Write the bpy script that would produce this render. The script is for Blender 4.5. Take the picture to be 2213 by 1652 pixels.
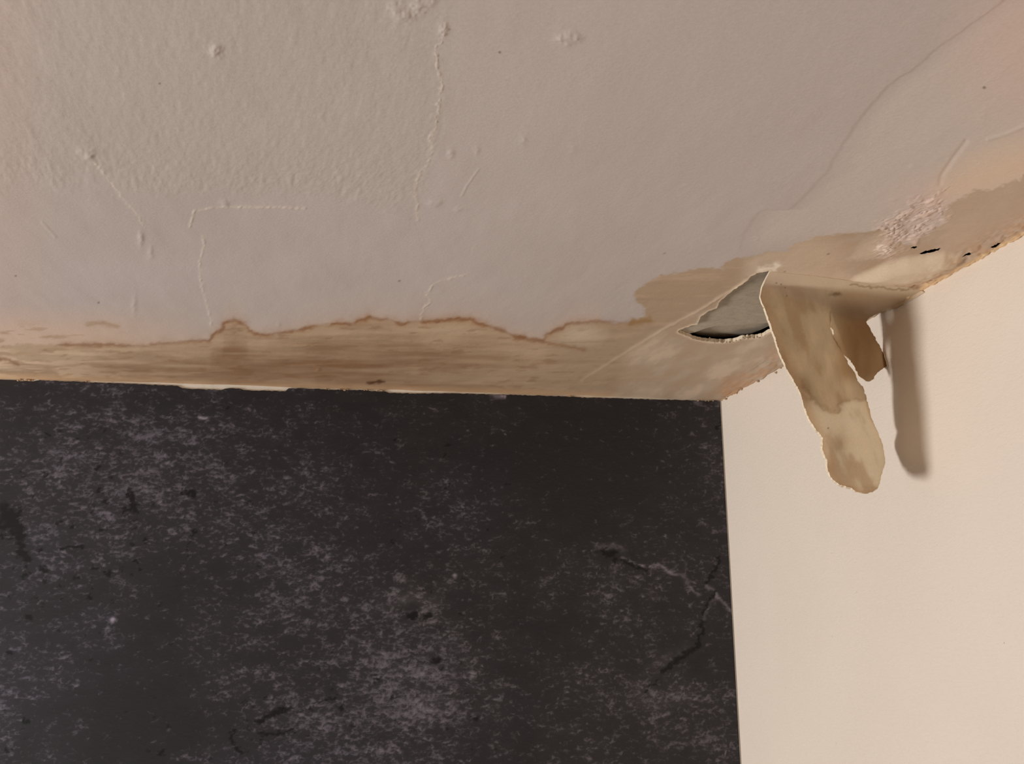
import bpy, math, random
import numpy as np

for o in list(bpy.data.objects):
    bpy.data.objects.remove(o)
S = bpy.context.scene
COL = S.collection

# ------------------------------------------------------------------ camera
W_PX, H_PX = 2213, 1652
F_PX = 1862.0
PITCH = math.atan(0.2314)
YAW = math.radians(-8.08518366)
H = 0.30                       # ceiling above the lens, metres
cam_d = bpy.data.cameras.new('camera')
cam = bpy.data.objects.new('camera', cam_d)
COL.objects.link(cam)
cam_d.sensor_fit = 'HORIZONTAL'
cam_d.sensor_width = 36.0
cam_d.lens = 36.0 * F_PX / W_PX
cam_d.clip_start = 0.01
cam.rotation_euler = (math.pi / 2 + PITCH, 0, YAW)   # the room axes follow the right wall
S.camera = cam

# ------------------------------------------------------------------ light
S.view_settings.view_transform = 'Standard'
S.view_settings.look = 'None'
S.view_settings.exposure = 0.0
S.view_settings.gamma = 1.0
S.view_settings.use_curve_mapping = False

wd = bpy.data.worlds.new('room_air')
S.world = wd
wd.use_nodes = True
wd.node_tree.nodes['Background'].inputs[0].default_value = (1.0, 0.93, 0.86, 1)
wd.node_tree.nodes['Background'].inputs[1].default_value = 0.27

def point_light(name, loc, power, colour, radius):
    l = bpy.data.lights.new(name, 'POINT')
    l.energy = power
    l.color = colour
    l.shadow_soft_size = radius
    o = bpy.data.objects.new(name, l)
    o.location = loc
    COL.objects.link(o)
    return o
point_light('room_lamp', (-2.9, 0.62, -0.80), 315.0, (1.0, 0.985, 0.96), 0.38)

# ------------------------------------------------------------------ view maths
_c, _s = math.cos(PITCH), math.sin(PITCH)
_cy, _sy = math.cos(YAW), math.sin(YAW)
def ray(px, py):
    px = np.asarray(px, float); py = np.asarray(py, float)
    a = (px - W_PX / 2) / F_PX; u = -(py - H_PX / 2) / F_PX
    d1 = _c - u * _s; d2 = _s + u * _c
    return a * _cy - d1 * _sy, a * _sy + d1 * _cy, d2
def project(x, y, z):
    a = x * _cy + y * _sy
    d1 = -x * _sy + y * _cy
    fw = d1 * _c + z * _s
    up = -d1 * _s + z * _c
    fw = np.where(fw < 0.05, 1e-6, fw)
    ok = fw > 0.05
    return (np.where(ok, W_PX / 2 + F_PX * a / fw, -1e5), np.where(ok, H_PX / 2 - F_PX * up / fw, -1e5))
_rx, _ry, _rz = ray(1558, 865)
WX = float(_rx * H / _rz)      # right wall plane
DY = float(_ry * H / _rz)      # back wall plane

# ------------------------------------------------------------------ noise and distance helpers
_tabs = {}
def vn(x, y, seed=0):
    if seed not in _tabs:
        _tabs[seed] = np.random.RandomState(seed).rand(256, 256)
    t = _tabs[seed]
    xi = np.floor(x).astype(np.int64); yi = np.floor(y).astype(np.int64)
    fx = x - xi; fy = y - yi
    fx = fx * fx * fx * (fx * (fx * 6 - 15) + 10); fy = fy * fy * fy * (fy * (fy * 6 - 15) + 10)
    x0 = xi & 255; x1 = (xi + 1) & 255; y0 = yi & 255; y1 = (yi + 1) & 255
    return (t[x0, y0] * (1 - fx) + t[x1, y0] * fx) * (1 - fy) + (t[x0, y1] * (1 - fx) + t[x1, y1] * fx) * fy
def fbm(x, y, seed=0, oct=4, gain=0.5):
    s = 0; a = 1; n = 0
    for k in range(oct):
        s = s + a * vn(x * 2 ** k + 17.3 * k, y * 2 ** k + 9.1 * k, seed + k)
        n += a; a *= gain
    return s / n                                   # about 0..1
def sstep(a, b, x):
    t = np.clip((x - a) / (b - a), 0, 1)
    return t * t * (3 - 2 * t)
def dline(px, py, pts, margin=40, closed=False):
    pts = np.array(pts, float)
    if closed: pts = np.vstack([pts, pts[:1]])
    out = np.full(px.shape, 1e4)
    lo = pts.min(0) - margin; hi = pts.max(0) + margin
    m = np.nonzero((px > lo[0]) & (px < hi[0]) & (py > lo[1]) & (py < hi[1]))[0]
    if len(m) == 0: return out
    x = px[m]; y = py[m]; d = np.full(len(m), 1e8)
    for (ax, ay), (bx, by) in zip(pts[:-1], pts[1:]):
        vx, vy = bx - ax, by - ay
        t = np.clip(((x - ax) * vx + (y - ay) * vy) / (vx * vx + vy * vy + 1e-9), 0, 1)
        d = np.minimum(d, (x - ax - t * vx) ** 2 + (y - ay - t * vy) ** 2)
    out[m] = np.sqrt(d)
    return out
def inside(px, py, pts):
    pts = np.array(pts, float)
    out = np.zeros(px.shape, bool)
    lo = pts.min(0); hi = pts.max(0)
    m = np.nonzero((px >= lo[0]) & (px <= hi[0]) & (py >= lo[1]) & (py <= hi[1]))[0]
    if len(m) == 0: return out
    x = px[m]; y = py[m]; c = np.zeros(len(m), bool)
    q = np.roll(pts, -1, 0)
    for (ax, ay), (bx, by) in zip(pts, q):
        if ay == by: continue
        hit = ((ay > y) != (by > y)) & (x < (bx - ax) * (y - ay) / (by - ay) + ax)
        c ^= hit
    out[m] = c
    return out
def sdpoly(px, py, pts, margin=60):                # negative inside
    d = dline(px, py, pts, margin, True)
    return np.where(inside(px, py, pts), -d, d)
def lin(c):
    c = np.asarray(c, float) / 255.0
    return np.where(c <= 0.04045, c / 12.92, ((c + 0.055) / 1.055) ** 2.4)
def mixc(col, c, a):
    a = np.clip(a, 0, 1)[:, None]
    return col * (1 - a) + lin(c)[None] * a

# ------------------------------------------------------------------ object helpers
def link(name, me, parent=None, mats=()):
    o = bpy.data.objects.new(name, me)
    COL.objects.link(o)
    for m in mats: me.materials.append(m)
    if parent is not None: o.parent = parent
    return o
def tag(o, label=None, cat=None, kind=None, group=None):
    if label: o['label'] = label
    if cat: o['category'] = cat
    if kind: o['kind'] = kind
    if group: o['group'] = group
    return o
def quad_mesh(name, V, Q, colour=None, attrs=None, normals=None):
    """V (n,3), Q (m,4) -> mesh, unused vertices dropped"""
    used = np.zeros(len(V), bool); used[Q.ravel()] = True
    idx = np.cumsum(used) - 1
    V2 = V[used]; Q2 = idx[Q]
    me = bpy.data.meshes.new(name)
    me.vertices.add(len(V2)); me.vertices.foreach_set('co', V2.astype(np.float32).ravel())
    me.loops.add(Q2.size); me.loops.foreach_set('vertex_index', Q2.astype(np.int32).ravel())
    me.polygons.add(len(Q2)); me.polygons.foreach_set('loop_start', np.arange(0, Q2.size, 4, dtype=np.int32))
    me.update(calc_edges=True)
    me.polygons.foreach_set('use_smooth', np.ones(len(Q2), bool))
    if colour is not None:
        a = me.color_attributes.new('Col', 'FLOAT_COLOR', 'POINT')
        c = np.ones((len(V2), 4), np.float32); c[:, :3] = colour[used]
        a.data.foreach_set('color', c.ravel())
    for k, v in (attrs or {}).items():
        a = me.attributes.new(k, 'FLOAT', 'POINT')
        a.data.foreach_set('value', v[used].astype(np.float32))
    if normals is not None:
        me.normals_split_custom_set_from_vertices(normals[used].astype(np.float32))
    return me
def grid_quads(nr, nc):
    i = np.arange(nr * nc).reshape(nr, nc)
    return np.stack([i[:-1, :-1], i[:-1, 1:], i[1:, 1:], i[1:, :-1]], -1).reshape(-1, 4)
def box(name, lo, hi, mat, parent=None):
    x0, y0, z0 = lo; x1, y1, z1 = hi
    v = [(x0, y0, z0), (x1, y0, z0), (x1, y1, z0), (x0, y1, z0), (x0, y0, z1), (x1, y0, z1), (x1, y1, z1), (x0, y1, z1)]
    f = [(0, 3, 2, 1), (4, 5, 6, 7), (0, 1, 5, 4), (1, 2, 6, 5), (2, 3, 7, 6), (3, 0, 4, 7)]
    me = bpy.data.meshes.new(name); me.from_pydata(v, [], f)
    return link(name, me, parent, [mat])

# ------------------------------------------------------------------ materials
def new_mat(name):
    m = bpy.data.materials.new(name); m.use_nodes = True
    nt = m.node_tree; b = nt.nodes['Principled BSDF']
    return m, nt, b
def N(nt, t, **kw):
    n = nt.nodes.new(t)
    for k, v in kw.items(): setattr(n, k, v)
    return n
def noise(nt, scale, detail=4, rough=0.5, vec=None, dist=0.0):
    n = N(nt, 'ShaderNodeTexNoise')
    n.inputs['Scale'].default_value = scale; n.inputs['Detail'].default_value = detail
    n.inputs['Roughness'].default_value = rough; n.inputs['Distortion'].default_value = dist
    if vec is not None: nt.links.new(vec, n.inputs['Vector'])
    return n.outputs['Fac']
def math_(nt, op, a, b=None, clamp=False):
    n = N(nt, 'ShaderNodeMath', operation=op); n.use_clamp = clamp
    for i, v in enumerate((a, b)):
        if v is None: continue
        if isinstance(v, (int, float)): n.inputs[i].default_value = v
        else: nt.links.new(v, n.inputs[i])
    return n.outputs[0]
def obj_coords(nt, scale=(1, 1, 1), off=(0, 0, 0)):
    tc = N(nt, 'ShaderNodeTexCoord'); mp = N(nt, 'ShaderNodeMapping')
    mp.inputs['Scale'].default_value = scale; mp.inputs['Location'].default_value = off
    nt.links.new(tc.outputs['Object'], mp.inputs['Vector'])
    return mp.outputs[0]

def painted_mat(name, grain=0.10, scale=350, bump=0.15, rough=0.62, gain=(1, 1, 1), translucent=0.0, spec=0.25):
    m, nt, b = new_mat(name)
    at = N(nt, 'ShaderNodeVertexColor', layer_name='Col')
    n = noise(nt, scale, 5, 0.6, obj_coords(nt))
    k = math_(nt, 'ADD', math_(nt, 'MULTIPLY', n, 2 * grain), 1 - grain)
    vm = N(nt, 'ShaderNodeVectorMath', operation='SCALE')
    nt.links.new(at.outputs[0], vm.inputs[0]); nt.links.new(k, vm.inputs['Scale'])
    vg = N(nt, 'ShaderNodeVectorMath', operation='MULTIPLY')
    nt.links.new(vm.outputs[0], vg.inputs[0]); vg.inputs[1].default_value = gain
    nt.links.new(vg.outputs[0], b.inputs['Base Color'])
    b.inputs['Roughness'].default_value = rough
    b.inputs['Specular IOR Level'].default_value = spec
    bp = N(nt, 'ShaderNodeBump'); bp.inputs['Strength'].default_value = bump; bp.inputs['Distance'].default_value = 0.001
    nt.links.new(noise(nt, scale * 1.3, 3, 0.6, obj_coords(nt)), bp.inputs['Height'])
    nt.links.new(bp.outputs[0], b.inputs['Normal'])
    if translucent:
        t = N(nt, 'ShaderNodeBsdfTranslucent'); mx = N(nt, 'ShaderNodeMixShader')
        nt.links.new(vg.outputs[0], t.inputs['Color']); nt.links.new(math_(nt, 'MULTIPLY', N(nt, 'ShaderNodeAttribute', attribute_name='thin').outputs['Fac'], translucent), mx.inputs[0])   # thin film lets light through
        nt.links.new(b.outputs[0], mx.inputs[1]); nt.links.new(t.outputs[0], mx.inputs[2])
        nt.links.new(mx.outputs[0], nt.nodes['Material Output'].inputs['Surface'])
    return m
def plain_mat(name, c, var=0.15, scale=80, rough=0.8, bump=0.2, dist=0.001, mscale=(1, 1, 1), spec=0.25):
    m, nt, b = new_mat(name)
    r = N(nt, 'ShaderNodeValToRGB')
    lo = [float(v) * (1 - var) for v in lin(c)]; hi = [float(v) * (1 + var) for v in lin(c)]
    r.color_ramp.elements[0].color = (*lo, 1); r.color_ramp.elements[1].color = (*hi, 1)
    r.color_ramp.elements[0].position = 0.25; r.color_ramp.elements[1].position = 0.75
    nt.links.new(noise(nt, scale, 6, 0.6, obj_coords(nt)), r.inputs[0])
    nt.links.new(r.outputs[0], b.inputs['Base Color'])
    b.inputs['Roughness'].default_value = rough
    b.inputs['Specular IOR Level'].default_value = spec
    bp = N(nt, 'ShaderNodeBump'); bp.inputs['Strength'].default_value = bump; bp.inputs['Distance'].default_value = dist
    nt.links.new(noise(nt, scale * 2, 4, 0.6, obj_coords(nt, mscale)), bp.inputs['Height'])
    nt.links.new(bp.outputs[0], b.inputs['Normal'])
    return m

M_ceil = painted_mat('painted_ceiling', gain=(1.56, 1.61, 1.69))
M_flap = painted_mat('peeled_paint', gain=(1.56, 1.61, 1.66), translucent=0.86, bump=0.1)
M_torn = plain_mat('torn_paint_edge', (232, 214, 188), 0.12, 300, 0.85, 0.4)
M_board = plain_mat('bare_grey_board', (178, 165, 146), 0.16, 120, 0.9, 0.3)
M_board2 = plain_mat('bare_grey_board_far', (172, 158, 140), 0.12, 150, 0.9, 0.3)
M_void = plain_mat('shade_black_void', (20, 16, 13), 0.3, 40, 0.95)  # near-black base colour stands in for deep shade in the gaps
M_crumb = plain_mat('plaster_crumb', (178, 144, 110), 0.2, 400, 0.9, 0.4)

def wall_right_mat():
    m, nt, b = new_mat('pale_roller_painted_wall')
    v = obj_coords(nt)
    r = N(nt, 'ShaderNodeValToRGB')
    r.color_ramp.elements[0].color = (*[float(x) for x in lin((222, 208, 194))], 1)
    r.color_ramp.elements[1].color = (*[float(x) for x in lin((230, 217, 203))], 1)
    nt.links.new(noise(nt, 6, 5, 0.6, v), r.inputs[0])
    # a few tiny dark specks
    vo = N(nt, 'ShaderNodeTexVoronoi'); vo.inputs['Scale'].default_value = 26
    nt.links.new(v, vo.inputs['Vector'])
    sp = math_(nt, 'LESS_THAN', vo.outputs['Distance'], 0.022)
    mx = N(nt, 'ShaderNodeMix', data_type='RGBA')
    nt.links.new(math_(nt, 'MULTIPLY', sp, 0.35), mx.inputs['Factor'])
    nt.links.new(r.outputs[0], mx.inputs['A']); mx.inputs['B'].default_value = (0.2, 0.15, 0.12, 1)
    nt.links.new(mx.outputs['Result'], b.inputs['Base Color'])
    b.inputs['Roughness'].default_value = 0.7; b.inputs['Specular IOR Level'].default_value = 0.2
    bp = N(nt, 'ShaderNodeBump'); bp.inputs['Strength'].default_value = 0.5; bp.inputs['Distance'].default_value = 0.0014
    nt.links.new(noise(nt, 330, 3, 0.55, obj_coords(nt, (1, 0.45, 1)), 0.4), bp.inputs['Height'])
    nt.links.new(bp.outputs[0], b.inputs['Normal'])
    return m
M_wallr = wall_right_mat()
M_wallb = plain_mat('old_white_wall_paint', (232, 226, 214), 0.1, 60, 0.8, 0.2)

def wallpaper_mat():
    m, nt, b = new_mat('dark_concrete_print')
    d = N(nt, 'ShaderNodeAttribute', attribute_name='dens').outputs['Fac']
    k = N(nt, 'ShaderNodeAttribute', attribute_name='mark').outputs['Fac']
    ti = N(nt, 'ShaderNodeAttribute', attribute_name='tint').outputs['Fac']
    sc = (0.60, 1, 1.25)
    P0 = obj_coords(nt, sc); P1 = obj_coords(nt, sc, (0.0003, 0, 0.0022))
    na = noise(nt, 190, 5, 0.62, P0, 0.7); nb = noise(nt, 190, 5, 0.62, P1, 0.7)
    emb = math_(nt, 'SUBTRACT', nb, na)                                   # relief of the printed concrete
    nf = noise(nt, 60, 5, 0.7, obj_coords(nt, (0.7, 1, 1.2)), 0.4)
    mixn = math_(nt, 'ADD', math_(nt, 'MULTIPLY', na, 0.62), math_(nt, 'MULTIPLY', nf, 0.38))
    speck = N(nt, 'ShaderNodeMapRange', interpolation_type='SMOOTHSTEP')
    thr = math_(nt, 'SUBTRACT', 0.575, math_(nt, 'MULTIPLY', d, 0.165))
    nt.links.new(thr, speck.inputs['From Min'])
    nt.links.new(math_(nt, 'ADD', thr, 0.21), speck.inputs['From Max'])
    nt.links.new(mixn, speck.inputs['Value'])
    v = math_(nt, 'ADD', math_(nt, 'MULTIPLY', speck.outputs[0], math_(nt, 'ADD', 0.105, math_(nt, 'MULTIPLY', nf, 0.06))), 0.0175)
    v = math_(nt, 'ADD', v, math_(nt, 'MULTIPLY', math_(nt, 'MULTIPLY', emb, 0.36), math_(nt, 'ADD', speck.outputs[0], 0.04)))
    v = math_(nt, 'ADD', v, math_(nt, 'MULTIPLY', d, 0.014))
    # marks: below zero black pits, above zero pale veins
    neg = math_(nt, 'MINIMUM', k, 0.0); pos = math_(nt, 'MAXIMUM', k, 0.0)
    v = math_(nt, 'MULTIPLY', v, math_(nt, 'ADD', 1.0, math_(nt, 'MULTIPLY', neg, 0.93)))
    v = math_(nt, 'ADD', v, math_(nt, 'MULTIPLY', pos, math_(nt, 'MULTIPLY', na, 0.28)))
    v = math_(nt, 'MAXIMUM', v, 0.003)
    mx = N(nt, 'ShaderNodeMix', data_type='RGBA')
    mx.inputs['A'].default_value = (1.07, 0.95, 1.08, 1); mx.inputs['B'].default_value = (1.04, 0.96, 1.24, 1)
    nt.links.new(ti, mx.inputs['Factor'])
    vm = N(nt, 'ShaderNodeVectorMath', operation='SCALE')
    nt.links.new(mx.outputs['Result'], vm.inputs[0]); nt.links.new(v, vm.inputs['Scale'])
    nt.links.new(vm.outputs[0], b.inputs['Base Color'])
    b.inputs['Roughness'].default_value = 0.6; b.inputs['Specular IOR Level'].default_value = 0.3
    bp = N(nt, 'ShaderNodeBump'); bp.inputs['Strength'].default_value = 0.02; bp.inputs['Distance'].default_value = 0.0004
    nt.links.new(na, bp.inputs['Height']); nt.links.new(bp.outputs[0], b.inputs['Normal'])
    return m
M_paper = wallpaper_mat()

# ------------------------------------------------------------------ walls
wall_back = tag(box('wall_back', (-4.0, DY, -2.1), (WX + 0.1, DY + 0.1, H + 0.1), M_wallb),
                'back wall covered in dark charcoal concrete-look wallpaper', 'wall', 'structure')
wall_right = tag(box('wall_right', (WX, -1.5, -2.1), (WX + 0.1, DY, H + 0.1), M_wallr),
                 'plain cream painted wall at the right', 'wall', 'structure')

# ------------------------------------------------------------------ outlines read off the ceiling
HOLE = [(1661, 585), (1650, 588), (1639, 590), (1622, 598), (1616, 606), (1600, 617), (1588, 624), (1577, 633), (1566, 642),
        (1556, 651), (1552, 660), (1548, 667), (1540, 670), (1533, 672), (1522, 679), (1513, 685), (1511, 692), (1507, 702), (1494, 704),
        (1480, 710), (1467, 714), (1465, 718), (1480, 725), (1494, 731), (1507, 735), (1520, 738), (1538, 740), (1560, 741), (1585, 739),
        (1596, 735), (1604, 733), (1624, 731), (1638, 730), (1649, 727), (1664, 719), (1690, 712), (1735, 702), (1790, 700), (1850, 678),
        (1900, 668), (1925, 650), (1905, 630), (1840, 618), (1760, 604), (1700, 597), (1672, 591)]
SLITS = [[(2141, 535), (2150, 531), (2164, 527), (2158, 532), (2146, 536)],
         [(2078, 556), (2085, 551), (2097, 547), (2099, 550), (2090, 554)],
         [(1986, 550), (2000, 543), (2016, 540), (2034, 537), (2030, 541), (2012, 546), (1998, 550)],
         [(1966, 537), (1975, 533), (1984, 534), (1978, 538)]]
BAND = [(-200, 752), (0, 748), (60, 744), (108, 746), (163, 745), (231, 745), (300, 748), (343, 743), (398, 739), (452, 737), (459, 725), (481, 714), (484, 700),
        (506, 692), (531, 703), (539, 718), (564, 725), (596, 723), (636, 716), (669, 709), (705, 701), (759, 698), (786, 692), (797, 686),
        (820, 689), (849, 695), (867, 701), (890, 695), (935, 695), (980, 690), (1016, 691), (1034, 699), (1061, 708), (1089, 717),
        (1113, 728), (1152, 733), (1174, 737), (1183, 722), (1220, 708), (1233, 699), (1287, 695), (1333, 699), (1364, 701)]
PATCH = [(1364, 701), (1358, 697), (1369, 691), (1390, 684), (1392, 672), (1380, 655), (1366, 637), (1389, 616), (1404, 607), (1424, 596),
         (1465, 589), (1506, 579), (1540, 578), (1560, 581), (1564, 569), (1601, 554), (1630, 553), (1655, 544), (1700, 542), (1708, 529), (1754, 513),
         (1807, 505), (1853, 503), (1911, 494), (1935, 520), (1965, 531), (1993, 511), (2024, 493), (2043, 480), (2040, 462), (2047, 446),
         (2080, 426), (2104, 410), (2145, 411), (2165, 400), (2183, 391), (2206, 388), (2212, 376), (2280, 345), (2420, 255), (2600, 190), (2900, 10), (3300, -190), (3800, -480), (3800, -250), (2280, 560), (1900, 720), (1640, 860), (1480, 900)]
STAIN = BAND + PATCH[1:-1] + [(1560, 900), (-200, 900)]
TAPE = [(1256, 823), (1300, 795), (1364, 755), (1441, 708), (1513, 670), (1550, 645), (1586, 625), (1612, 606)]
FLAKY = [(1900, 500), (1893, 482), (1930, 462), (1985, 430), (2044, 408), (2048, 440), (2042, 478), (2010, 500), (1965, 531), (1925, 560), (1898, 548), (1890, 525)]
BLIST = [(1829, 612), (1850, 596), (1885, 580), (1915, 566), (1960, 553), (2000, 551), (2040, 543), (2075, 551), (2085, 560), (2060, 582), (2020, 604), (1998, 612), (1960, 622), (1890, 619)]
CRACKS = {
    'long': [(963, 53), (960, 82), (943, 106), (946, 153), (954, 176), (947, 235), (940, 276), (928, 303), (934, 323), (925, 358), (907, 376), (896, 405), (902, 446), (902, 476)],
    'left': [(205, 352), (253, 411), (276, 440), (300, 464), (310, 488)],
    'bead': [(411, 490), (420, 457), (450, 452), (482, 449), (546, 449), (599, 449), (661, 452)],
    'drop': [(438, 511), (442, 529), (432, 564), (432, 599), (442, 640), (452, 676), (458, 706)],
    'zig': [(1010, 593), (969, 602), (940, 611), (922, 634), (928, 652), (913, 670), (910, 692)],
}
LUMPS = [  # px, py, radius x, radius y, height mm
    (468, 108, 12, 14, 2.6), (856, 22, 14, 16, 2.0), (878, 38, 16, 12, 2.4), (905, 15, 15, 18, 2.2), (930, 4, 12, 12, 1.6), (958, 66, 9, 14, 2.0),
    (1212, 86, 11, 8, 1.8), (1232, 80, 13, 10, 2.0), (1250, 84, 10, 8, 1.6), (1228, 96, 10, 6, 1.2), (194, 335, 11, 11, 2.2), (178, 328, 10, 8, 1.2),
    (304, 515, 6, 16, 1.5), (326, 544, 6, 14, 1.0), (485, 441, 9, 6, 1.5), (940, 440, 15, 8, 1.6), (993, 453, 12, 5, 1.2), (780, 434, 20, 8, 0.8),
    (975, 333, 7, 9, 1.4), (1031, 326, 6, 10, 0.7), (1131, 302, 8, 12, 0.8), (1239, 320, 10, 10, 0.6), (290, 660, 5, 20, 0.8),
    (1484, 400, 6, 4, 0.8), (1632, 514, 5, 4, 0.8), (1977, 359, 10, 4, 0.7), (1937, 404, 8, 4, 0.8), (1972, 425, 10, 4, 0.9), (1931, 431, 7, 4, 0.8),
    (2121, 250, 10, 8, 0.5), (1890, 540, 7, 5, 1.4), (1905, 548, 8, 4, 1.2), (1914, 536, 6, 5, 1.2), (1925, 490, 8, 5, 0.8), (688, 800, 6, 3, 2.0), (602, 702, 4, 5, 0.8)]
DOTS = [(1080, 115, 5), (863, 608, 4), (213, 655, 4), (34, 596, 4), (1436, 547, 3), (345, 180, 4), (1790, 549, 4), (1696, 587, 3), (1684, 618, 3), (2127, 188, 6)]

# ------------------------------------------------------------------ ceiling grid, finer towards the corner
NR, NC = 560, 1300
inv = np.linspace(1 / 0.33, 1 / DY, NR - 1)
Ys = np.concatenate([[-1.5], 1 / inv]); Ys[-1] = DY
t = np.linspace(0, 1, NC - 2)
X = np.zeros((NR, NC)); Y = np.repeat(Ys[:, None], NC, 1)
for j, y in enumerate(Ys):
    yy = max(y, 0.33)
    xl = -0.52 * yy - 0.03; xr = min(WX - 0.0006, 0.95 * yy + 0.03)
    X[j, 0] = -4.0; X[j, -1] = WX; X[j, 1:-1] = xl + (xr - xl) * t
X = X.ravel(); Y = Y.ravel()
Z0 = np.full_like(X, H)
PX, PY = project(X, Y, Z0)
q = grid_quads(NR, NC)

# hole: pull nearby grid vertices on to its outline
def snap(outline, lim):
    o = np.array(outline + outline[:1], float)
    seg = []
    for a, b in zip(o[:-1], o[1:]):
        n = max(1, int(np.hypot(*(b - a)) / 1.0)); seg.append(a + (b - a) * np.linspace(0, 1, n, endpoint=False)[:, None])
    seg = np.vstack(seg)
    seg = seg + 1.1 * (np.stack([vn(seg[:, 0] / 4, seg[:, 1] / 4, 70), vn(seg[:, 0] / 4, seg[:, 1] / 4, 71)], 1) - 0.5) * 2
    return seg
def cut(outline):
    """quads inside an outline; rim vertices moved on to the outline"""
    ring = snap(outline, 2)
    ins = inside(PX, PY, ring)
    fin = ins[q].sum(1) >= 2
    cnt_in = np.zeros(len(PX), int); cnt_out = np.zeros(len(PX), int)
    np.add.at(cnt_in, q[fin].ravel(), 1); np.add.at(cnt_out, q[~fin].ravel(), 1)
    rim = np.nonzero((cnt_in > 0) & (cnt_out > 0))[0]
    for i in rim:
        k = np.argmin((ring[:, 0] - PX[i]) ** 2 + (ring[:, 1] - PY[i]) ** 2)
        PX[i], PY[i] = ring[k]
        rx, ry, rz = ray(PX[i], PY[i]); X[i] = min(rx * H / rz, WX); Y[i] = ry * H / rz
    return fin, rim
fin, rim = cut(HOLE)
hole_face = fin.copy()
for s_ in SLITS: hole_face |= cut(s_)[0]

# ------------------------------------------------------------------ relief (metres, downwards)
wob = (fbm(PX / 9, PY / 6, 11, 3) - 0.5) * np.interp(PX, [1250, 1370], [7, 15])
wob2 = (fbm(PX / 9, PY / 6, 15, 3) - 0.5) * np.interp(PX, [1250, 1370], [7, 11])
qx, qy = PX + wob, PY + wob2
hgt = (fbm(X / 0.12, Y / 0.14, 21, 3) - 0.5) * 0.0022
stip_b = np.interp(PX, [0, 250, 420, 700, 900, 960, 1000], [400, 405, 435, 425, 440, 300, -50])
stip = sstep(40, -40, PY - stip_b + (fbm(PX / 60, PY / 40, 31, 3) - 0.5) * 90) * sstep(1010, 930, PX)
edge_b = np.exp(-((PY - stip_b + 20) / 60) ** 2) * (PX < 960)
hgt += stip * (0.45 + 0.55 * edge_b) * (fbm(X / 0.0034 + Y / 0.02, Y / 0.010, 33, 3) - 0.5) * 0.00058
hgt += (fbm(X / 0.02, Y / 0.05, 37, 3) - 0.5) * 0.0005
crack_d = {}
for i, (k, pl) in enumerate(CRACKS.items()):
    amp = 11 if k in ('long', 'zig', 'left') else 4
    dx = (fbm(PX / 6, PY / 6, 41 + i, 2) - 0.5) * amp
    d = dline(PX + dx, PY + dx * 0.5, pl, 30); crack_d[k] = d
    bead = fbm(PX / 7, PY / 5, 44 + i, 2)
    b = np.clip((bead - 0.35) * 3.2, 0.15, 1) if k in ('bead', 'zig') else np.clip((bead - 0.3) * 2.4, 0.1, 1)
    w = 2.4 if k != 'drop' else 2.1
    hgt += np.exp(-(d / w) ** 2) * b * (0.00048 if k != 'left' else 0.00036)
for k, pl in enumerate([[(91, 479), (104, 494), (120, 511)], [(1034, 367), (1010, 400), (998, 423)], [(832, 458), (860, 468), (885, 474)]]):
    hgt += np.exp(-(dline(PX, PY, pl, 20) / 2.2) ** 2) * 0.0003
lump_m = []
for (lx, ly, ra, rb, hm) in LUMPS:
    e = ((PX - lx + wob * 0.8) / ra) ** 2 + ((PY - ly + wob2 * 0.8) / rb) ** 2
    lump_m.append(e)
    hgt += np.exp(-np.minimum(e, 60)) * hm * 0.001 * 0.45 * (0.6 + 0.8 * vn(PX / 7, PY / 7, 51))
# overlapping paint layer: the left side stands proud
lay_y = [-60, 0, 17, 62, 103, 144, 161, 186, 231, 268, 314, 342, 363, 396, 433, 452, 453, 474, 503, 536, 545, 560]
lay_x = [2200, 2166, 2146, 2084, 2026, 1981, 1952, 1919, 1878, 1849, 1820, 1801, 1795, 1762, 1729, 1706, 1648, 1626, 1609, 1599, 1600, 1604]
lx_ = np.interp(PY, lay_y, lay_x) + (fbm(PX / 30, PY / 14, 61, 2) - 0.5) * 6
hgt += sstep(5, -5, (PX - lx_) * 0.8) * sstep(556, 535, PY) * 0.00042 * np.interp(PY, [0, 300, 450, 560], [1, 1, 0.75, 0.6]) * sstep(1180, 1400, PX)
hgt += np.exp(-(dline(PX, PY, [(2088, 305), (2063, 338), (2034, 380), (2032, 396)], 20) / 5) ** 2) * -0.0006
hgt += np.exp(-(dline(PX, PY, [(2135, 300), (2170, 290), (2205, 275), (2230, 262)], 20) / 4) ** 2) * 0.0006
# tape line that runs to the hole, flaking zone, sagging blister
tape_d = dline(PX + wob * 0.3, PY + wob2 * 0.3, TAPE, 40)
hgt += np.exp(-(tape_d / 3.0) ** 2) * 0.0006 * np.interp(PX, [1250, 1400, 1500, 1620], [0.3, 0.6, 1.2, 1.4]) * (0.5 + vn(PX / 16, PY / 16, 75))
fl = sstep(14, -22, sdpoly(qx, qy, FLAKY) + (fbm(PX / 18, PY / 9, 161, 2) - 0.5) * 34)
fu = (PX + wob * 1.5) * 0.88 - (PY + wob2 * 1.5) * 0.48; fv = (PX + wob * 1.5) * 0.48 + (PY + wob2 * 1.5) * 0.88
fln = fbm(fu / 34, fv / 6, 65, 4, 0.6)
hgt += fl * sstep(0.48, 0.66, fln) * 0.0008 + fl * (fln - 0.5) * 0.0022
dd = sdpoly(PX, PY, BLIST)
bl = sstep(2, -26, dd)
hgt += bl * 0.0075
hgt += np.exp(-(dline(PX + wob * .4, PY + wob2 * .4, [(1829, 613), (1890, 622), (1960, 625), (2002, 614)], 20) / 2.2) ** 2) * -0.003
st_sd = sdpoly(qx, qy, STAIN, 90)
stm = sstep(3, -4, st_sd)
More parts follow.
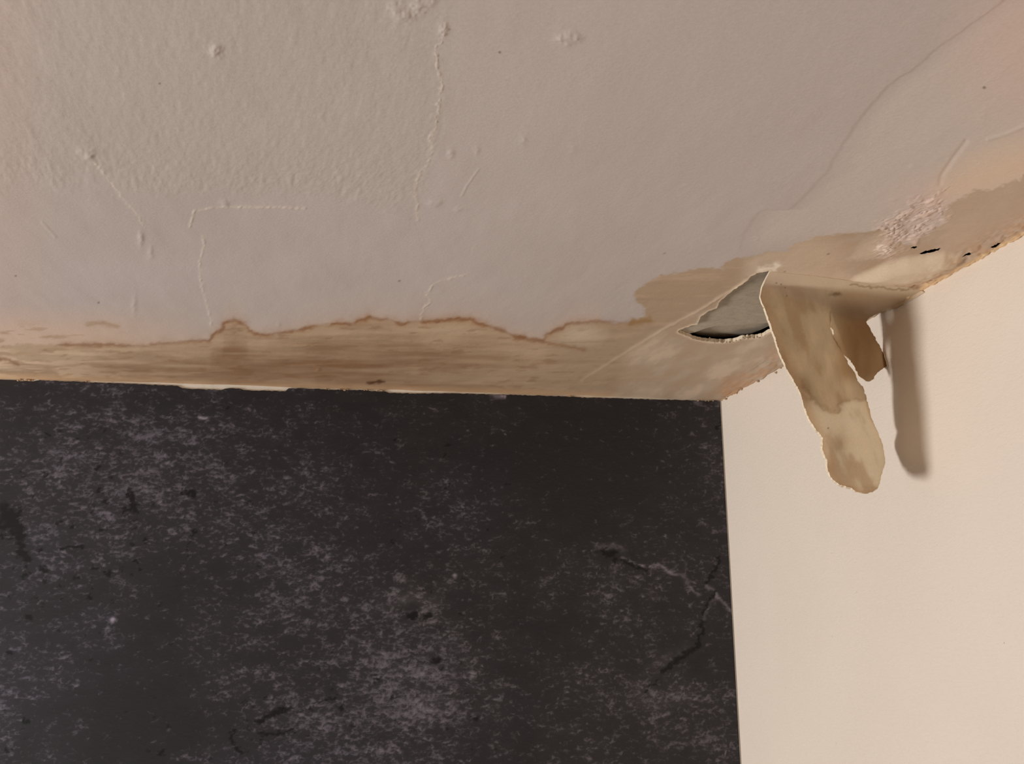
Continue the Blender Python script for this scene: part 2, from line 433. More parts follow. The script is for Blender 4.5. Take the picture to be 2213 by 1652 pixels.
hgt += stm * ((fbm(PX / 70, PY / 7, 67, 4) - 0.5) * np.interp(PX, [1280, 1450], [0.0013, 0.0005]))
corner_rough = sstep(70, 0, np.abs((PY - 865) + 0.542 * (PX - 1558))) * (PX > 1560) * sstep(2330, 2240, PX)
hgt += corner_rough * (fbm(PX / 10, PY / 6, 69, 3) - 0.45) * 0.004
jag = np.interp(PX, [1560, 1600, 1700, 1980, 2213], [1, 1, 0.6, 0.8, 0.5]) * (PX > 1540) * sstep(2330, 2240, PX) * (X > WX - 0.004)
hgt += jag * np.clip(fbm(PX / 16, PY / 16, 72, 3) - 0.40, 0, 1) * 0.006
hgt *= 1 - sstep(16, 4, dline(PX, PY, [(1680, 594), (1700, 597), (1760, 604), (1840, 616), (1905, 626), (1960, 626), (1995, 634)], 30)) * 0.95
Z = H - hgt
Z[X < -0.9] = H; Z[Y < 0.3] = H

# ------------------------------------------------------------------ ceiling colour (the paint and its stains)
C = np.repeat(lin((164, 150, 141))[None], len(PX), 0)
C = mixc(C, (168, 154, 146), sstep(0.35, 0.7, fbm(X / 0.22, Y / 0.22, 81, 3)) * 0.6)
C = mixc(C, (162, 150, 138), stip * 0.5)
C = mixc(C, (174, 150, 136), sstep(160, 0, PX) * 0.4)
right = sstep(0, 60, PX - lx_) * sstep(560, 500, PY) * (PX > 1500)
C = mixc(C, (176, 161, 148), right * 0.7)
C = mixc(C, (186, 156, 141), sstep(260, 0, np.hypot(PX - 2230, PY - 90)) * 0.55)
C = mixc(C, (182, 158, 146), sstep(110, 0, np.hypot((PX - 2020) * 0.8, (PY - 430) * 1.5)) * 0.7)
C = mixc(C, (196, 166, 136), sstep(70, -20, sdpoly(qx, qy, [(2050, 405), (2110, 360), (2230, 320), (2260, 390), (2180, 392), (2110, 408)])) * 0.6)
by = np.interp(qx, [p[0] for p in BAND], [p[1] for p in BAND])
above = by - PY
C = mixc(C, (176, 153, 134), np.clip(np.exp(-np.clip(above, 0, 400) / 26), 0, 1) * (PX < 1300) * 0.75)
C = mixc(C, (184, 154, 130), sstep(100, 20, above) * sstep(480, 200, PX) * 0.6)
C = mixc(C, (150, 120, 92), sstep(0.60, 0.72, fbm((PX + PY) / 60, PY / 9, 83, 4)) * sstep(60, 20, above) * sstep(330, 60, PX) * 0.7)
# the brown band along the dark wall
tan = np.repeat(lin((164, 139, 113))[None], len(PX), 0)
streak = fbm(PX / 130, PY / 9, 85, 4)
deep = sstep(0, 70, -above) * np.interp(PX, [0, 150, 330, 700, 960, 1150, 1500], [0.35, 0.65, 0.95, 1.0, 0.75, 0.45, 0.25])
tan = mixc(tan, (121, 89, 62), np.clip(deep * 0.80 + (streak - 0.5) * 0.9, 0, 1))
tan = mixc(tan, (150, 127, 103), sstep(1120, 1320, PX) * 0.8)
tan = mixc(tan, (190, 162, 134), sstep(0.55, 0.72, fbm(PX / 80, PY / 9, 87, 4)) * np.interp(PX, [0, 120, 300, 900, 1500], [0.8, 0.6, 0.15, 0.10, 0.2]))
tan = mixc(tan, (176, 156, 132), sstep(40, 0, np.hypot((PX - 1250) / 2.2, PY - 722)) * 0.9)
tan = mixc(tan, (182, 158, 128), sstep(45, 0, np.hypot((PX - 960) / 2.4, PY - 722)) * 0.45)
tan = mixc(tan, (120, 84, 54), sstep(0.66, 0.78, fbm(PX / 34, PY / 6, 89, 3)) * 0.35 * sstep(1500, 1100, PX))
tan = mixc(tan, (184, 148, 112), sstep(16, 3, 818 + PX * 0.0302 - PY) * np.interp(PX, [0, 200, 260, 500, 900, 1500], [0.8, 0.5, 0.3, 0.2, 0.5, 0.5]))
# the paler patch around the hole and along the right wall
pat = np.repeat(lin((162, 142, 121))[None], len(PX), 0)
pn = fbm((PX + 0.3 * PY + wob) / 60, (PY + 0.35 * PX + wob2) / 28, 91, 4)
pat = mixc(pat, (184, 161, 138), sstep(0.42, 0.68, pn) * 0.7)
pat = mixc(pat, (156, 127, 100), sstep(0.5, 0.28, pn) * 0.5)
pat = mixc(pat, (150, 128, 102), sstep(-16, 2, st_sd) * 0.7)
pat = mixc(pat, (183, 160, 136), sstep(110, 30, np.hypot((PX - 1740) / 1.3, (PY - 575))) * 0.7)
pat = mixc(pat, (166, 142, 120), sstep(1980, 2060, PX) * 0.8)
pat = mixc(pat, (188, 168, 143), sstep(4, -8, dd) * 0.9)
pat = mixc(pat, (170, 132, 100), corner_rough * sstep(0.4, 0.6, fbm(PX / 22, PY / 10, 93, 3)) * 0.7)
pat = mixc(pat, (206, 174, 132), sstep(14, 4, np.abs((PY - 865) + 0.542 * (PX - 1558))) * (PX > 1960) * 0.8)
pat = mixc(pat, (160, 118, 84), sstep(60, 10, np.hypot(PX - 1590, (PY - 845) * 1.2)) * 0.6)
tsplit = sstep(-25, 25, (PX - np.interp(PY, [600, 625, 670, 708, 755, 823, 860], [1612, 1586, 1513, 1441, 1364, 1340, 1330])))
both = tan * (1 - tsplit[:, None]) + pat * tsplit[:, None]
C = C * (1 - stm[:, None]) + both * stm[:, None]
# tide marks
ed = dline(qx, qy, BAND[3:], 40)
es = np.interp(PX, [60, 160, 430, 470, 560, 620, 700, 780, 830, 870, 900, 1040, 1110, 1180, 1240, 1330, 1364], [0.2, 0.5, 0.4, 0.6, 0.6, 0.65, 0.6, 1, 0.9, 0.6, 0.9, 1, 0.7, 0.7, 0.45, 0.3, 0.9])
es = es * np.clip(fbm(PX / 28, PY / 28, 95, 2) * 2.2 - 0.3, 0.25, 1)
C = mixc(C, (108, 64, 32), np.exp(-(ed / 3.6) ** 2) * np.clip(es * 1.35, 0, 0.95))
C = mixc(C, (146, 108, 76), np.exp(-(ed / 11) ** 2) * es * 0.55)
ed2 = dline(qx, qy, [(1113, 730), (1183, 742), (1220, 749), (1265, 756)], 30)
C = mixc(C, (126, 88, 58), np.exp(-(ed2 / 4) ** 2) * 0.6)
C = mixc(C, (136, 104, 66), np.exp(-(dline(qx, qy, [(1362, 698), (1382, 696), (1404, 692)], 30) / 6) ** 2) * 0.9)
C = mixc(C, (140, 108, 76), np.exp(-(dline(qx, qy, [(190, 702), (215, 698), (255, 705)], 30) / 5) ** 2) * 0.55)
C = mixc(C, (110, 74, 46), np.exp(-(dline(qx, qy, [(0, 776), (20, 778), (40, 788)], 30) / 4) ** 2) * 0.7)
C = mixc(C, (70, 40, 20), np.exp(-(dline(qx, qy, [(796, 829), (812, 826), (828, 826)], 30) / 4) ** 2) * 0.9)
C = mixc(C, (188, 164, 138), np.exp(-(tape_d / 3) ** 2) * np.interp(PX, [1250, 1400, 1500, 1600], [0.25, 0.4, 0.6, 0.7]))
C = mixc(C, (200, 176, 158), fl * sstep(0.48, 0.66, fln) * 0.6)
C = mixc(C, (190, 160, 142), fl * 0.35)
C = mixc(C, (216, 196, 178), sstep(1.2, 0.3, ((qx - 1905) / 22) ** 2 + ((qy - 540) / 12) ** 2) * sstep(0.35, 0.6, fln) * 0.8)
C = mixc(C, (112, 86, 58), np.exp(-(dline(qx, qy, [(1829, 613), (1890, 621), (1960, 624), (2000, 613)], 20) / 3) ** 2) * 0.75)  # crease below the blister, its shade painted as a dark line
C = mixc(C, (224, 208, 188), np.exp(-(dline(qx, qy, [(1640, 584), (1660, 578), (1672, 582), (1680, 572)], 20) / 6) ** 2) * 0.7)
C = mixc(C, (212, 190, 162), sstep(5, 0, np.abs(sdpoly(PX, PY, HOLE))) * 0.6)
for k in crack_d: C = mixc(C, (184, 168, 152), np.exp(-(crack_d[k] / 2.6) ** 2) * 0.5)
for (dx_, dy_, r_) in DOTS: C = mixc(C, (112, 92, 78), sstep(r_, r_ * 0.3, np.hypot(PX - dx_, (PY - dy_) * 1.3)) * 0.8)

V = np.stack([X, Y, Z], 1)
# smooth normals of the whole sheet, shared by the pieces it is split into
keep = ~hole_face
Qk = q[keep]
fn = np.cross(V[Qk[:, 2]] - V[Qk[:, 0]], V[Qk[:, 3]] - V[Qk[:, 1]])
if fn[len(fn) // 2, 2] > 0: Qk = Qk[:, ::-1]; fn = -fn
fn /= np.linalg.norm(fn, axis=1)[:, None] + 1e-20
VN = np.zeros_like(V)
for k in range(4): np.add.at(VN, Qk[:, k], fn)
VN /= np.linalg.norm(VN, axis=1)[:, None] + 1e-12

def facev(a): return a[Qk].mean(1)
fid = np.zeros(len(Qk), int)
fst = facev(st_sd) < 0; fsp = facev(tsplit) > 0.5
fid[fst & ~fsp] = 1
fid[fst & fsp] = 2
fid[facev(fl) > 0.5] = 3
fid[facev(dd) < -2] = 4
for i, k in enumerate(CRACKS): fid[(facev(crack_d[k]) < 4.5) & ~fst] = 10 + i
for i in (0, 2, 7, 10, 12, 15): fid[facev(lump_m[i]) < 1.6] = 20 + i
def piece(i): return quad_mesh('ceiling_piece', V, Qk[fid == i], C, None, VN)
ceiling = tag(link('ceiling', piece(0), None, [M_ceil]), 'white painted ceiling with cracked paint and brown water damage', 'ceiling', 'structure')
ceiling.data.name = 'ceiling'
for i, nm, lb in ((1, 'water_stain', 'brown water stain with dark tide line along dark wall'),
                  (2, 'water_stain', 'tan water stain round the hole and along the cream wall'),
                  (3, 'flaking_paint', 'pinkish flaking paint above the cream wall'),
                  (4, 'paint_blister', 'sagging pale blister of paint against the cream wall')):
    o = link(nm, piece(i), ceiling, [M_ceil]); tag(o, lb)
for i, k in enumerate(CRACKS): link('paint_crack', piece(10 + i), ceiling, [M_ceil])
for i in (0, 2, 7, 10, 12, 15): link('paint_lump', piece(20 + i), ceiling, [M_ceil])

# torn edge of the paint layer round the hole
e = np.concatenate([Qk[:, [0, 1]], Qk[:, [1, 2]], Qk[:, [2, 3]], Qk[:, [3, 0]]])
es_ = np.sort(e, 1); key = es_[:, 0].astype(np.int64) * len(V) + es_[:, 1]
u, ix, ct = np.unique(key, return_index=True, return_counts=True)
be = e[ix[ct == 1]]
hole_d = np.abs(sdpoly(PX, PY, HOLE))
rb = np.array([(hole_d[a] < 6 and not (PX[a] > 1672 and PY[a] < 705) and PX[a] < 2213 and PY[a] > 480 and X[a] < WX - 1e-4 and Y[a] < DY - 1e-4) for a, _ in be])
be = be[rb]
V3 = np.concatenate([V[be[:, 0]], V[be[:, 1]], V[be[:, 1]] + [0, 0, 0.0045], V[be[:, 0]] + [0, 0, 0.0045]])
n = len(be); Qr = np.stack([np.arange(n) + n, np.arange(n), np.arange(n) + 3 * n, np.arange(n) + 2 * n], 1)
link('torn_edge', quad_mesh('torn_edge', V3, Qr), ceiling, [M_torn])

# ------------------------------------------------------------------ what shows inside the hole
def ceil_pt(px, py, z):
    rx, ry, rz = ray(px, py); k = z / rz
    return np.array([rx * k, ry * k, z])
def sheet(name, pts, z, mat, parent, thick=0.006, dz=None):
    """flat piece of board with its own thickness, outline given where it is seen"""
    lo = [ceil_pt(px, py, z + (dz(px, py) if dz else 0)) for px, py in pts]
    n = len(lo)
    v = [tuple(p) for p in lo] + [(p[0], p[1], p[2] + thick) for p in lo]
    f = [tuple(range(n)), tuple(range(2 * n - 1, n - 1, -1))] + [(i, i + n, (i + 1) % n + n, (i + 1) % n) for i in range(n)]
    me = bpy.data.meshes.new(name); me.from_pydata(v, [], f)
    return link(name, me, parent, [mat])
b1 = sheet('plaster_board', [(1470, 560), (1960, 560), (1960, 660), (1760, 688), (1662, 698), (1620, 700), (1585, 703), (1546, 705), (1522, 711), (1500, 719), (1484, 722), (1440, 712)],
           H + 0.005, M_board, ceiling)
tag(b1, 'grey bare board exposed inside the hole')
b2 = sheet('plaster_board', [(1450, 640), (1900, 640), (1800, 680), (1700, 690), (1664, 704), (1640, 715), (1624, 721), (1604, 724), (1585, 727), (1560, 729), (1538, 728), (1510, 724), (1492, 718), (1460, 708)],
           H + 0.013, M_board2, ceiling, 0.004)
# space above, its darkness put into a near-black colour
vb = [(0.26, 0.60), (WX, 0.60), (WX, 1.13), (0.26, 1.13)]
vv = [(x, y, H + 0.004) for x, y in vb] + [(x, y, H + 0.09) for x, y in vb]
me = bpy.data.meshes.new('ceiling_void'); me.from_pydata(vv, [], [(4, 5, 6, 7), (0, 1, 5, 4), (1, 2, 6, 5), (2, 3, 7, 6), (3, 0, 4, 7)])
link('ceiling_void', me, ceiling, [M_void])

# ------------------------------------------------------------------ the peeled sheet and its two hanging strips
LEFT = [(1664, 587), (1655, 604), (1647, 622), (1643, 642), (1647, 655), (1652, 664), (1661, 690), (1671, 717), (1687, 768), (1703, 802), (1727, 843),
        (1733, 860), (1737, 878), (1748, 906), (1764, 929), (1778, 946), (1777, 972), (1788, 997), (1789, 1017), (1800, 1037), (1815, 1048), (1838, 1054), (1851, 1063)]
BOT = [(1869, 1068), (1887, 1063), (1900, 1051), (1903, 1032), (1913, 1004), (1912, 985), (1908, 963), (1897, 934), (1884, 903), (1872, 859), (1865, 837), (1853, 822), (1850, 812)]
TEAR = [(1846, 803), (1837, 793), (1829, 777), (1818, 755), (1806, 735), (1798, 722), (1794, 711), (1795, 690), (1796, 665)]
SHORT = [(1796, 665), (1791, 690), (1790, 704), (1799, 711), (1802, 722), (1797, 729), (1802, 742), (1817, 760), (1834, 776), (1848, 796), (1855, 812), (1864, 819), (1872, 823), (1879, 825),
         (1887, 821), (1892, 812), (1897, 805), (1909, 797), (1917, 792), (1911, 768), (1902, 750), (1894, 736), (1884, 716), (1872, 696), (1876, 690), (1884, 684), (1898, 677)]
SEAM = 664
TOPL = [(1998, 631), (1960, 621), (1890, 616), (1830, 607), (1760, 597), (1700, 591)]
def Yc(px, py):
    rx, ry, rz = ray(px, py); return ry / np.maximum(rz, 1e-3) * H
lxs = ([p[1] for p in LEFT], [p[0] for p in LEFT])
def Yhang(px, py):
    l = np.interp(py, *lxs)
    wdt = np.interp(py, [587, 700, 800, 900, 1068], [150, 140, 145, 132, 130])
    s = (px - l) / wdt
    y = 0.802 + 0.062 * np.clip(s, 0, 1) + 0.020 * np.clip(s - 1, 0, 2) - 0.010 * np.sin(np.clip(s, 0, 1) * math.pi)
    y = y + np.interp(py, [650, 850, 1068], [0.0, 0.004, 0.012])
    return y + (vn(px / 40, py / 60, 101) - 0.5) * 0.006
def depth(px, py, back=0.0):
    a = Yc(px, py); b = Yhang(px, py) + back * sstep(SEAM, SEAM + 34, py); k = 0.034
    h_ = np.clip(k - np.abs(a - b), 0, None) / k
    y = np.minimum(a, b) - h_ * h_ * h_ * k / 6.0 - 0.0014
    rx, ry, rz = ray(px, py)
    return np.minimum(y, (WX - 0.0018) * ry / rx)
def flap_colour(px, py):
    c = np.repeat(lin((201, 189, 171))[None], len(px), 0)
    wx = px + (fbm(px / 12, py / 12, 103, 3) - 0.5) * 14; wy = py + (fbm(px / 12, py / 12, 107, 3) - 0.5) * 14
    tide = [(1735, 840), (1750, 850), (1760, 868), (1778, 878), (1797, 893), (1812, 891), (1818, 872), (1840, 866), (1880, 860)]
    up = sstep(6, -6, wy - np.interp(wx, [p[0] for p in tide], [p[1] for p in tide]))
    c = mixc(c, (180, 164, 142), up * 0.8)
    c = mixc(c, (140, 112, 82), np.exp(-(dline(wx, wy, tide, 30) / 4) ** 2) * 0.35)
    st = fbm((px - 0.3 * py) / 26, py / 60, 109, 4)
    c = mixc(c, (206, 188, 164), sstep(0.5, 0.75, st) * 0.35)
    c = mixc(c, (160, 132, 102), sstep(0.48, 0.25, st) * 0.35)
    top = sstep(652, 596, py)
    c = mixc(c, (178, 157, 134), top)
    c = mixc(c, (164, 140, 112), sstep(1790, 1830, px) * sstep(840, 800, py) * sstep(600, 640, py) * 0.7)
    c = mixc(c, (104, 74, 48), np.exp(-(np.hypot((wx - 1806) / 12, (wy - 637) / 5)) ** 2) * 0.8)
    c = mixc(c, (192, 166, 138), sstep(14, 3, np.abs(px - np.interp(py, *lxs) - 8)) * 0.25)
    c = mixc(c, (120, 92, 64), np.exp(-(dline(wx, wy, [(1840, 614), (1890, 622), (1960, 626), (1990, 622)], 20) / 2.4) ** 2) * 0.7)  # same crease carried on to the sheet, shade painted into the colour
    for a, b, r in ((1678, 612, 2.5), (1688, 615, 2.5), (1697, 622, 2), (1790, 926, 2.5), (1700, 640, 2)):
        c = mixc(c, (110, 84, 62), sstep(r, r * 0.4, np.hypot(px - a, py - b)) * 0.8)
    return c
def flap_piece(name, outline, parent, thick, back=0.0):
    """front skin, back skin and a torn rim (no rim where the piece runs on into the next one)"""
    rng = np.array(outline + outline[:1], float); ring = []
    for a, b in zip(rng[:-1], rng[1:]):
        n = max(1, int(np.hypot(*(b - a)) / 0.8)); ring.append(a + (b - a) * np.linspace(0, 1, n, endpoint=False)[:, None])
    ring = np.vstack(ring)
    j = 1.6 * (ring[:, 1:] > SEAM + 4)
    ring = ring + j * (np.stack([fbm(ring[:, 0] / 5, ring[:, 1] / 5, 141, 2), fbm(ring[:, 0] / 5, ring[:, 1] / 5, 145, 2)], 1) - 0.5) * 2
    lo = ring.min(0) - 4; hi = ring.max(0) + 4
    st = 1.8
    gx = np.arange(lo[0], hi[0], st); gy = np.arange(lo[1], hi[1], st)
    PXg, PYg = np.meshgrid(gx, gy); px = PXg.ravel().copy(); py = PYg.ravel().copy()
    Q = grid_quads(len(gy), len(gx))
    ins = inside(px, py, ring)
    f = ins[Q].sum(1) >= 3; Q = Q[f]
    cnt = np.zeros(len(px), int); np.add.at(cnt, Q.ravel(), 1)
    rimv = np.nonzero((cnt > 0) & (cnt < 4))[0]
    for i in rimv:
        k = np.argmin((ring[:, 0] - px[i]) ** 2 + (ring[:, 1] - py[i]) ** 2); px[i], py[i] = ring[k]
    def surf(px, py):
        y = depth(px, py, back); rx, ry, rz = ray(px, py); k = y / ry
        return np.stack([rx * k, y, rz * k], 1)
    Vf = surf(px, py)
    nrm = np.cross(surf(px + 1.5, py) - surf(px - 1.5, py), surf(px, py + 1.5) - surf(px, py - 1.5))
    nrm /= np.linalg.norm(nrm, axis=1)[:, None]
    flip = (nrm * Vf).sum(1) > 0; nrm[flip] *= -1
    n0 = np.cross(Vf[Q[:, 1]] - Vf[Q[:, 0]], Vf[Q[:, 3]] - Vf[Q[:, 0]])
    if (n0 * Vf[Q[:, 0]]).sum(1).mean() > 0: Q = Q[:, ::-1]
    Vb = Vf - nrm * thick; Vb[:, 0] = np.minimum(Vb[:, 0], WX - 0.0006)
    e = np.concatenate([Q[:, [0, 1]], Q[:, [1, 2]], Q[:, [2, 3]], Q[:, [3, 0]]])
    es = np.sort(e, 1); key = es[:, 0].astype(np.int64) * len(px) + es[:, 1]
    u, ix, ct = np.unique(key, return_index=True, return_counts=True)
    be = e[ix[ct == 1]]
    seam = (np.abs(py[be] - SEAM).max(1) < 7) & (px[be].mean(1) > LEFT_X + 8)
    be = be[~seam]
    n = len(px); m = len(be)
    A, B = be[:, 0], be[:, 1]
    ta = Vf[B] - Vf[A]; rn = np.cross(ta, nrm[A]); rn /= np.linalg.norm(rn, axis=1)[:, None] + 1e-9
    V_ = np.concatenate([Vf, Vb, Vf[A], Vf[B], Vb[B], Vb[A]])
    N_ = np.concatenate([nrm, -nrm, rn, rn, rn, rn])
    r0 = 2 * n + np.arange(m)
    Qr = np.stack([r0 + m, r0, r0 + 3 * m, r0 + 2 * m], 1)
    c = flap_colour(px, py); C_ = np.concatenate([c, c, c[A], c[B], c[B], c[A]])
    Qa = np.concatenate([Q, (Q + n)[:, ::-1], Qr])
    th = sstep(612, 690, py + 0.25 * (1760 - px)); T_ = np.concatenate([th, th, th[A], th[B], th[B], th[A]])
    me = quad_mesh(name, V_, Qa, C_, {'thin': T_}, N_)
    me.polygons.foreach_set('material_index', np.concatenate([np.zeros(2 * len(Q), np.int32), np.ones(m, np.int32)]))
    return link(name, me, parent, [M_flap, M_torn])
LEFT_X = 1652
li = [p for p in LEFT if p[1] <= SEAM]; lo_ = [p for p in LEFT if p[1] >= SEAM]
top_outline = li + [(1700, SEAM), (1750, SEAM), (1796, SEAM), (1860, SEAM + 6), (1898, 677), (1912, 673), (1935, 667), (1955, 655), (1975, 645)] + TOPL
sheet_o = tag(flap_piece('peeled_paint_sheet', top_outline, None, 0.0022),
              'peeled sheet of stained paint hanging from the ceiling in two torn strips', 'peeling paint')
long_s = flap_piece('long_strip', lo_ + BOT + TEAR + [(1796, SEAM), (1750, SEAM), (1700, SEAM)], sheet_o, 0.0028)
short_s = flap_piece('short_strip', [(1796, SEAM)] + SHORT[1:] + [(1860, SEAM + 6)], sheet_o, 0.0018, 0.004)
tag(long_s, 'long hanging strip with rounded lower end'); tag(short_s, 'short darker hanging strip near the wall')

# ------------------------------------------------------------------ dark wallpaper on the back wall
nr, nc = 401, 701
xs = np.concatenate([[-4.0], np.linspace(-0.72, WX - 0.0022, nc - 1)])
zs = np.concatenate([np.linspace(H, -0.36, nr - 1), [-2.1]])
XX, ZZ = np.meshgrid(xs, zs); XX = XX.ravel(); ZZ = ZZ.ravel()
pxw, pyw = project(XX, np.full_like(XX, DY), ZZ)
gapx = [-50, 0, 35, 45, 72, 80, 185, 190, 330, 385, 395, 480, 488, 520, 530, 618, 625, 700, 705, 735, 795, 800, 832, 840, 900, 960, 1080, 1240, 1250, 1530, 1545, 1560]
gapm = [.8, .8, .8, 2.6, 2.6, .6, .6, 1.2, 2.0, 2.6, 6.6, 7.0, 4.2, 4.4, 6.4, 6.2, 1.0, .8, 1.8, .8, .8, 1.6, 1.8, 3.6, 3.6, 1.6, 1.0, .8, 2.0, 1.0, .6, .6]
first = np.arange(nc)
zt = H - 0.0012 - np.interp(pxw[first], gapx, gapm) * 0.001 - (vn(xs / 0.004, xs * 0, 111) - 0.5) * 0.0012
ZZ2 = ZZ.reshape(nr, nc); ZZ2[0] = zt; ZZ2[1] = np.minimum(ZZ2[1], zt - 0.0008); ZZ2[2:4] = np.minimum(ZZ2[2:4], zt - 0.0016); ZZ2[3] = np.minimum(ZZ2[3], zt - 0.0024)
ZZ2[4:] = np.minimum(ZZ2[4:], ZZ2[3].min() - np.arange(nr - 4)[:, None] * 1e-6 - 0.0005)
ZZ = ZZ2.ravel(); pxw, pyw = project(XX, np.full_like(XX, DY), ZZ)
VW = np.stack([XX, np.full_like(XX, DY - 0.0015), ZZ], 1)
def gauss(x, y, rx, ry): return np.exp(-((pxw - x) / rx) ** 2 - ((pyw - y) / ry) ** 2)
big = fbm(XX / 0.16, ZZ / 0.12, 121, 4)
mid = fbm(XX / 0.035, ZZ / 0.022, 125, 3)
dens = 0.43 + (big - 0.5) * 0.5 + (mid - 0.5) * 0.6
for (x, y, rx, ry, a) in ((150, 1080, 260, 160, .34), (480, 1060, 240, 120, .22), (250, 920, 350, 60, .03), (920, 1480, 120, 130, .40), (800, 1300, 180, 90, .20), (640, 1540, 220, 90, .22),
                          (1400, 1480, 150, 60, .18), (1150, 1250, 160, 60, .05), (1530, 1560, 60, 60, .2), (60, 1590, 120, 60, .1), (1480, 1030, 80, 120, .10),
                          (1180, 960, 260, 130, -.42), (1330, 1060, 180, 140, -.30), (300, 1480, 160, 110, -.28), (330, 1600, 180, 70, -.22), (430, 1250, 130, 70, -.20), (1130, 1420, 70, 200, -.18), (1250, 1340, 140, 60, -.12),
                          (560, 860, 500, 25, -.16)):
    dens += a * gauss(x, y, rx, ry)
dens = np.clip(dens, 0.10, 1)
mark = np.zeros_like(XX)
jx = (fbm(pxw / 9, pyw / 6, 131, 3) - 0.5) * 24; jy = (fbm(pxw / 9, pyw / 6, 135, 3) - 0.5) * 18
mx_, my_ = pxw + jx, pyw + jy
rnd = random.Random(4)
pits = [(20, 1120, 22), (34, 1150, 18), (48, 1195, 9), (288, 1095, 13), (280, 1076, 8), (415, 1066, 10), (396, 1064, 7), (1318, 1198, 14), (1300, 1190, 9), (892, 1332, 12), (926, 1334, 8),
        (946, 1428, 10), (952, 1445, 6), (814, 1468, 8), (850, 1510, 7), (735, 1530, 9), (1024, 1554, 9), (930, 1545, 5), (890, 1575, 5), (492, 885, 6), (236, 1240, 11), (417, 1150, 8), (485, 1180, 5),
        (95, 1232, 12), (60, 1210, 9), (85, 1190, 7), (130, 1267, 7), (60, 1335, 9), (160, 1185, 8), (200, 1424, 6), (1555, 922, 7), (14, 1620, 7), (350, 1628, 7), (55, 1560, 8), (1330, 1212, 7), (1395, 1228, 6)]
for _ in range(90): pits.append((rnd.uniform(0, 1100) ** 1.0, rnd.uniform(900, 1650), rnd.uniform(2.5, 5.0)))
for _ in range(50): pits.append((rnd.uniform(0, 330), rnd.gauss(1150, 90), rnd.uniform(3, 7)))
for _ in range(26): pits.append((rnd.gauss(570, 60), rnd.gauss(1570, 30), rnd.uniform(3, 6.5)))
for (x, y, r) in pits:
    mark -= np.exp(-(((mx_ - x) / r) ** 2 + ((my_ - y) / (r * 0.75)) ** 2) ** 2.5) * (1 if r > 6 else 0.8)
for pl, w in (([(12, 1095), (28, 1125), (44, 1150), (46, 1200)], 10), ([(0, 1140), (25, 1135), (45, 1105)], 6), ([(282, 1060), (286, 1090), (298, 1108)], 5), ([(288, 1092), (262, 1112)], 4), ([(390, 1240), (420, 1150)], 0.5), ([(1556, 1205), (1545, 1230), (1526, 1262)], 4), ([(1545, 1280), (1532, 1302), (1518, 1330)], 3), ([(1518, 1345), (1514, 1372), (1505, 1402)], 5),
              ([(1500, 1404), (1482, 1414), (1458, 1432), (1430, 1450)], 5), ([(1425, 1470), (1390, 1496)], 3), ([(558, 1562), (585, 1545), (630, 1528)], 5), ([(562, 1585), (590, 1586), (622, 1580)], 4),
              ([(505, 1580), (500, 1600), (520, 1625)], 4), ([(135, 1185), (180, 1182)], 4), ([(690, 1520), (725, 1505)], 3), ([(1345, 1210), (1375, 1228), (1398, 1236)], 4)):
    mark -= np.exp(-(dline(pxw + jx * .8, pyw + jy * .8, pl, 30) / w) ** 4) * 0.95
mark = np.clip(mark, -1, 0)
for pl, w, a in (([(1345, 1205), (1372, 1220), (1400, 1228), (1424, 1222), (1450, 1238), (1476, 1244), (1486, 1264), (1500, 1280), (1512, 1288)], 3.5, .75),
                 ([(1526, 1268), (1545, 1280), (1560, 1302), (1584, 1325)], 3.5, .65), ([(1484, 1215), (1478, 1240)], 2.5, .4), ([(1290, 1182), (1330, 1180), (1350, 1190)], 6, .3),
                 ([(1548, 1290), (1530, 1315), (1518, 1345)], 4, .3), ([(1480, 1400), (1440, 1425), (1410, 1445)], 12, .12), 
                 ([(432, 902), (450, 905)], 3, .8), ([(1060, 853), (1068, 855)], 3, 1.0), ([(1076, 857), (1088, 858)], 4, 1.6), ([(1496, 872), (1520, 872)], 4, .6), ([(1545, 875), (1548, 878)], 4, .7),
                 ([(1385, 1490), (1400, 1520), (1480, 1500)], 22, .09)):
    mark += a * np.exp(-(dline(pxw + jx * .5, pyw + jy * .5, pl, 70) / w) ** 2) * np.clip(0.45 + 1.1 * (vn(pxw / 9, pyw / 9, 151) ), 0, 1.3)
for (x, y, r, a) in ((244, 1340, 5, 2.6), (983, 1245, 4, 1.8), (980, 1460, 5, .7), (1020, 1463, 5, .8)): mark += a * np.exp(-(np.hypot(pxw - x, pyw - y) / r) ** 2)
mark += (0.22 * gauss(905, 1302, 55, 26) + 0.10 * gauss(920, 1480, 70, 80) + 0.10 * gauss(110, 985, 60, 20)) * np.clip(mid * 3 - 1, 0, 1)
tint = np.clip(0.75 - (pxw - 200) / 1500 + (big - 0.5) * 0.8, 0, 1)
Qw = grid_quads(nr, nc)
nw = len(VW)
ring = np.concatenate([np.arange(nc), nc - 1 + nc * np.arange(1, nr), (nr - 1) * nc + np.arange(nc - 2, -1, -1), nc * np.arange(nr - 2, 0, -1)])
VB = VW[ring].copy(); VB[:, 1] = DY + 0.0005
k = np.arange(len(ring)); k2 = (k + 1) % len(ring)
Qs = np.stack([ring[k], ring[k2], nw + k2, nw + k], 1)
n0 = np.cross(VW[Qw[:, 1]] - VW[Qw[:, 0]], VW[Qw[:, 3]] - VW[Qw[:, 0]])
if n0[0, 1] > 0: Qw = Qw[:, ::-1]
pad = lambda a: np.concatenate([a, a[ring]])
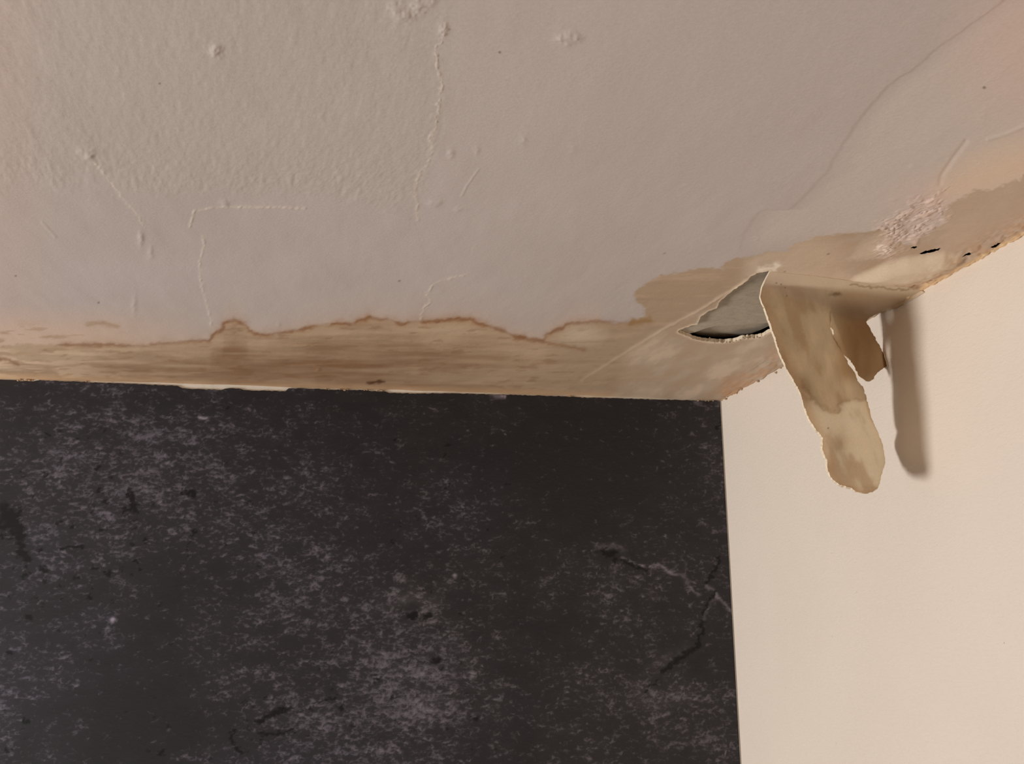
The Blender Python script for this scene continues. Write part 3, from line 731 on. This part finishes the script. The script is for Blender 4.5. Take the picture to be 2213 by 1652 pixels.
me = quad_mesh('wallpaper', np.vstack([VW, VB]), np.vstack([Qw, Qs]), None, {'dens': pad(dens), 'mark': pad(mark), 'tint': pad(tint)})
tag(link('wallpaper', me, wall_back, [M_paper]), 'dark charcoal wallpaper printed like weathered concrete')

# ------------------------------------------------------------------ crumbs of plaster
import bmesh
def crumbs(name, spots, parent, mat, seed):
    bm = bmesh.new(); r = random.Random(seed)
    for (p, s) in spots:
        g = bmesh.ops.create_icosphere(bm, subdivisions=1, radius=s)
        for v in g['verts']:
            v.co = v.co * r.uniform(0.6, 1.25); v.co.x *= 1.3; v.co.z *= 0.7; v.co += p
    me = bpy.data.meshes.new(name); bm.to_mesh(me); bm.free()
    for f in me.polygons: f.use_smooth = True
    o = link(name, me, parent, [mat]); o['kind'] = 'stuff'
    return o
from mathutils import Vector
r = random.Random(8)
lip = [(1545, 740), (1560, 742), (1568, 741), (1577, 741), (1586, 739), (1592, 737), (1600, 735), (1608, 732), (1618, 732), (1628, 731), (1640, 730), (1652, 727), (1532, 730), (1610, 729), (1617, 728)]
sp = [(Vector(ceil_pt(x + r.uniform(-2, 2), y + r.uniform(-1, 1), H - 0.0008)), r.uniform(0.0008, 0.0019)) for x, y in lip]
crumbs('plaster_crumbs', sp, ceiling, plain_mat('pale_crumb', (190, 168, 145), 0.15, 400, 0.9), 1)
sp = []
for x in [40, 46, 52, 60, 66, 72, 188, 706, 712, 735, 745, 752, 788, 794, 800, 806, 815, 826, 830, 1232, 1236, 1508, 1516, 1524, 1530, 1540]:
    z = H - r.uniform(0.0008, 0.003)
    rx, ry, rz = ray(x, 818 + 0.0302 * x); X_ = float(rx / ry * DY)
    sp.append((Vector((X_, DY - r.uniform(0.0015, 0.003), z)), r.uniform(0.0010, 0.0022)))
for _ in range(14):
    y = DY - abs(r.gauss(0, 0.16)) - 0.004
    sp.append((Vector((WX - r.uniform(0.0008, 0.0025), y, H - r.uniform(0.0, 0.004))), r.uniform(0.0012, 0.0030)))
crumbs('plaster_crumbs', sp, ceiling, M_crumb, 2)
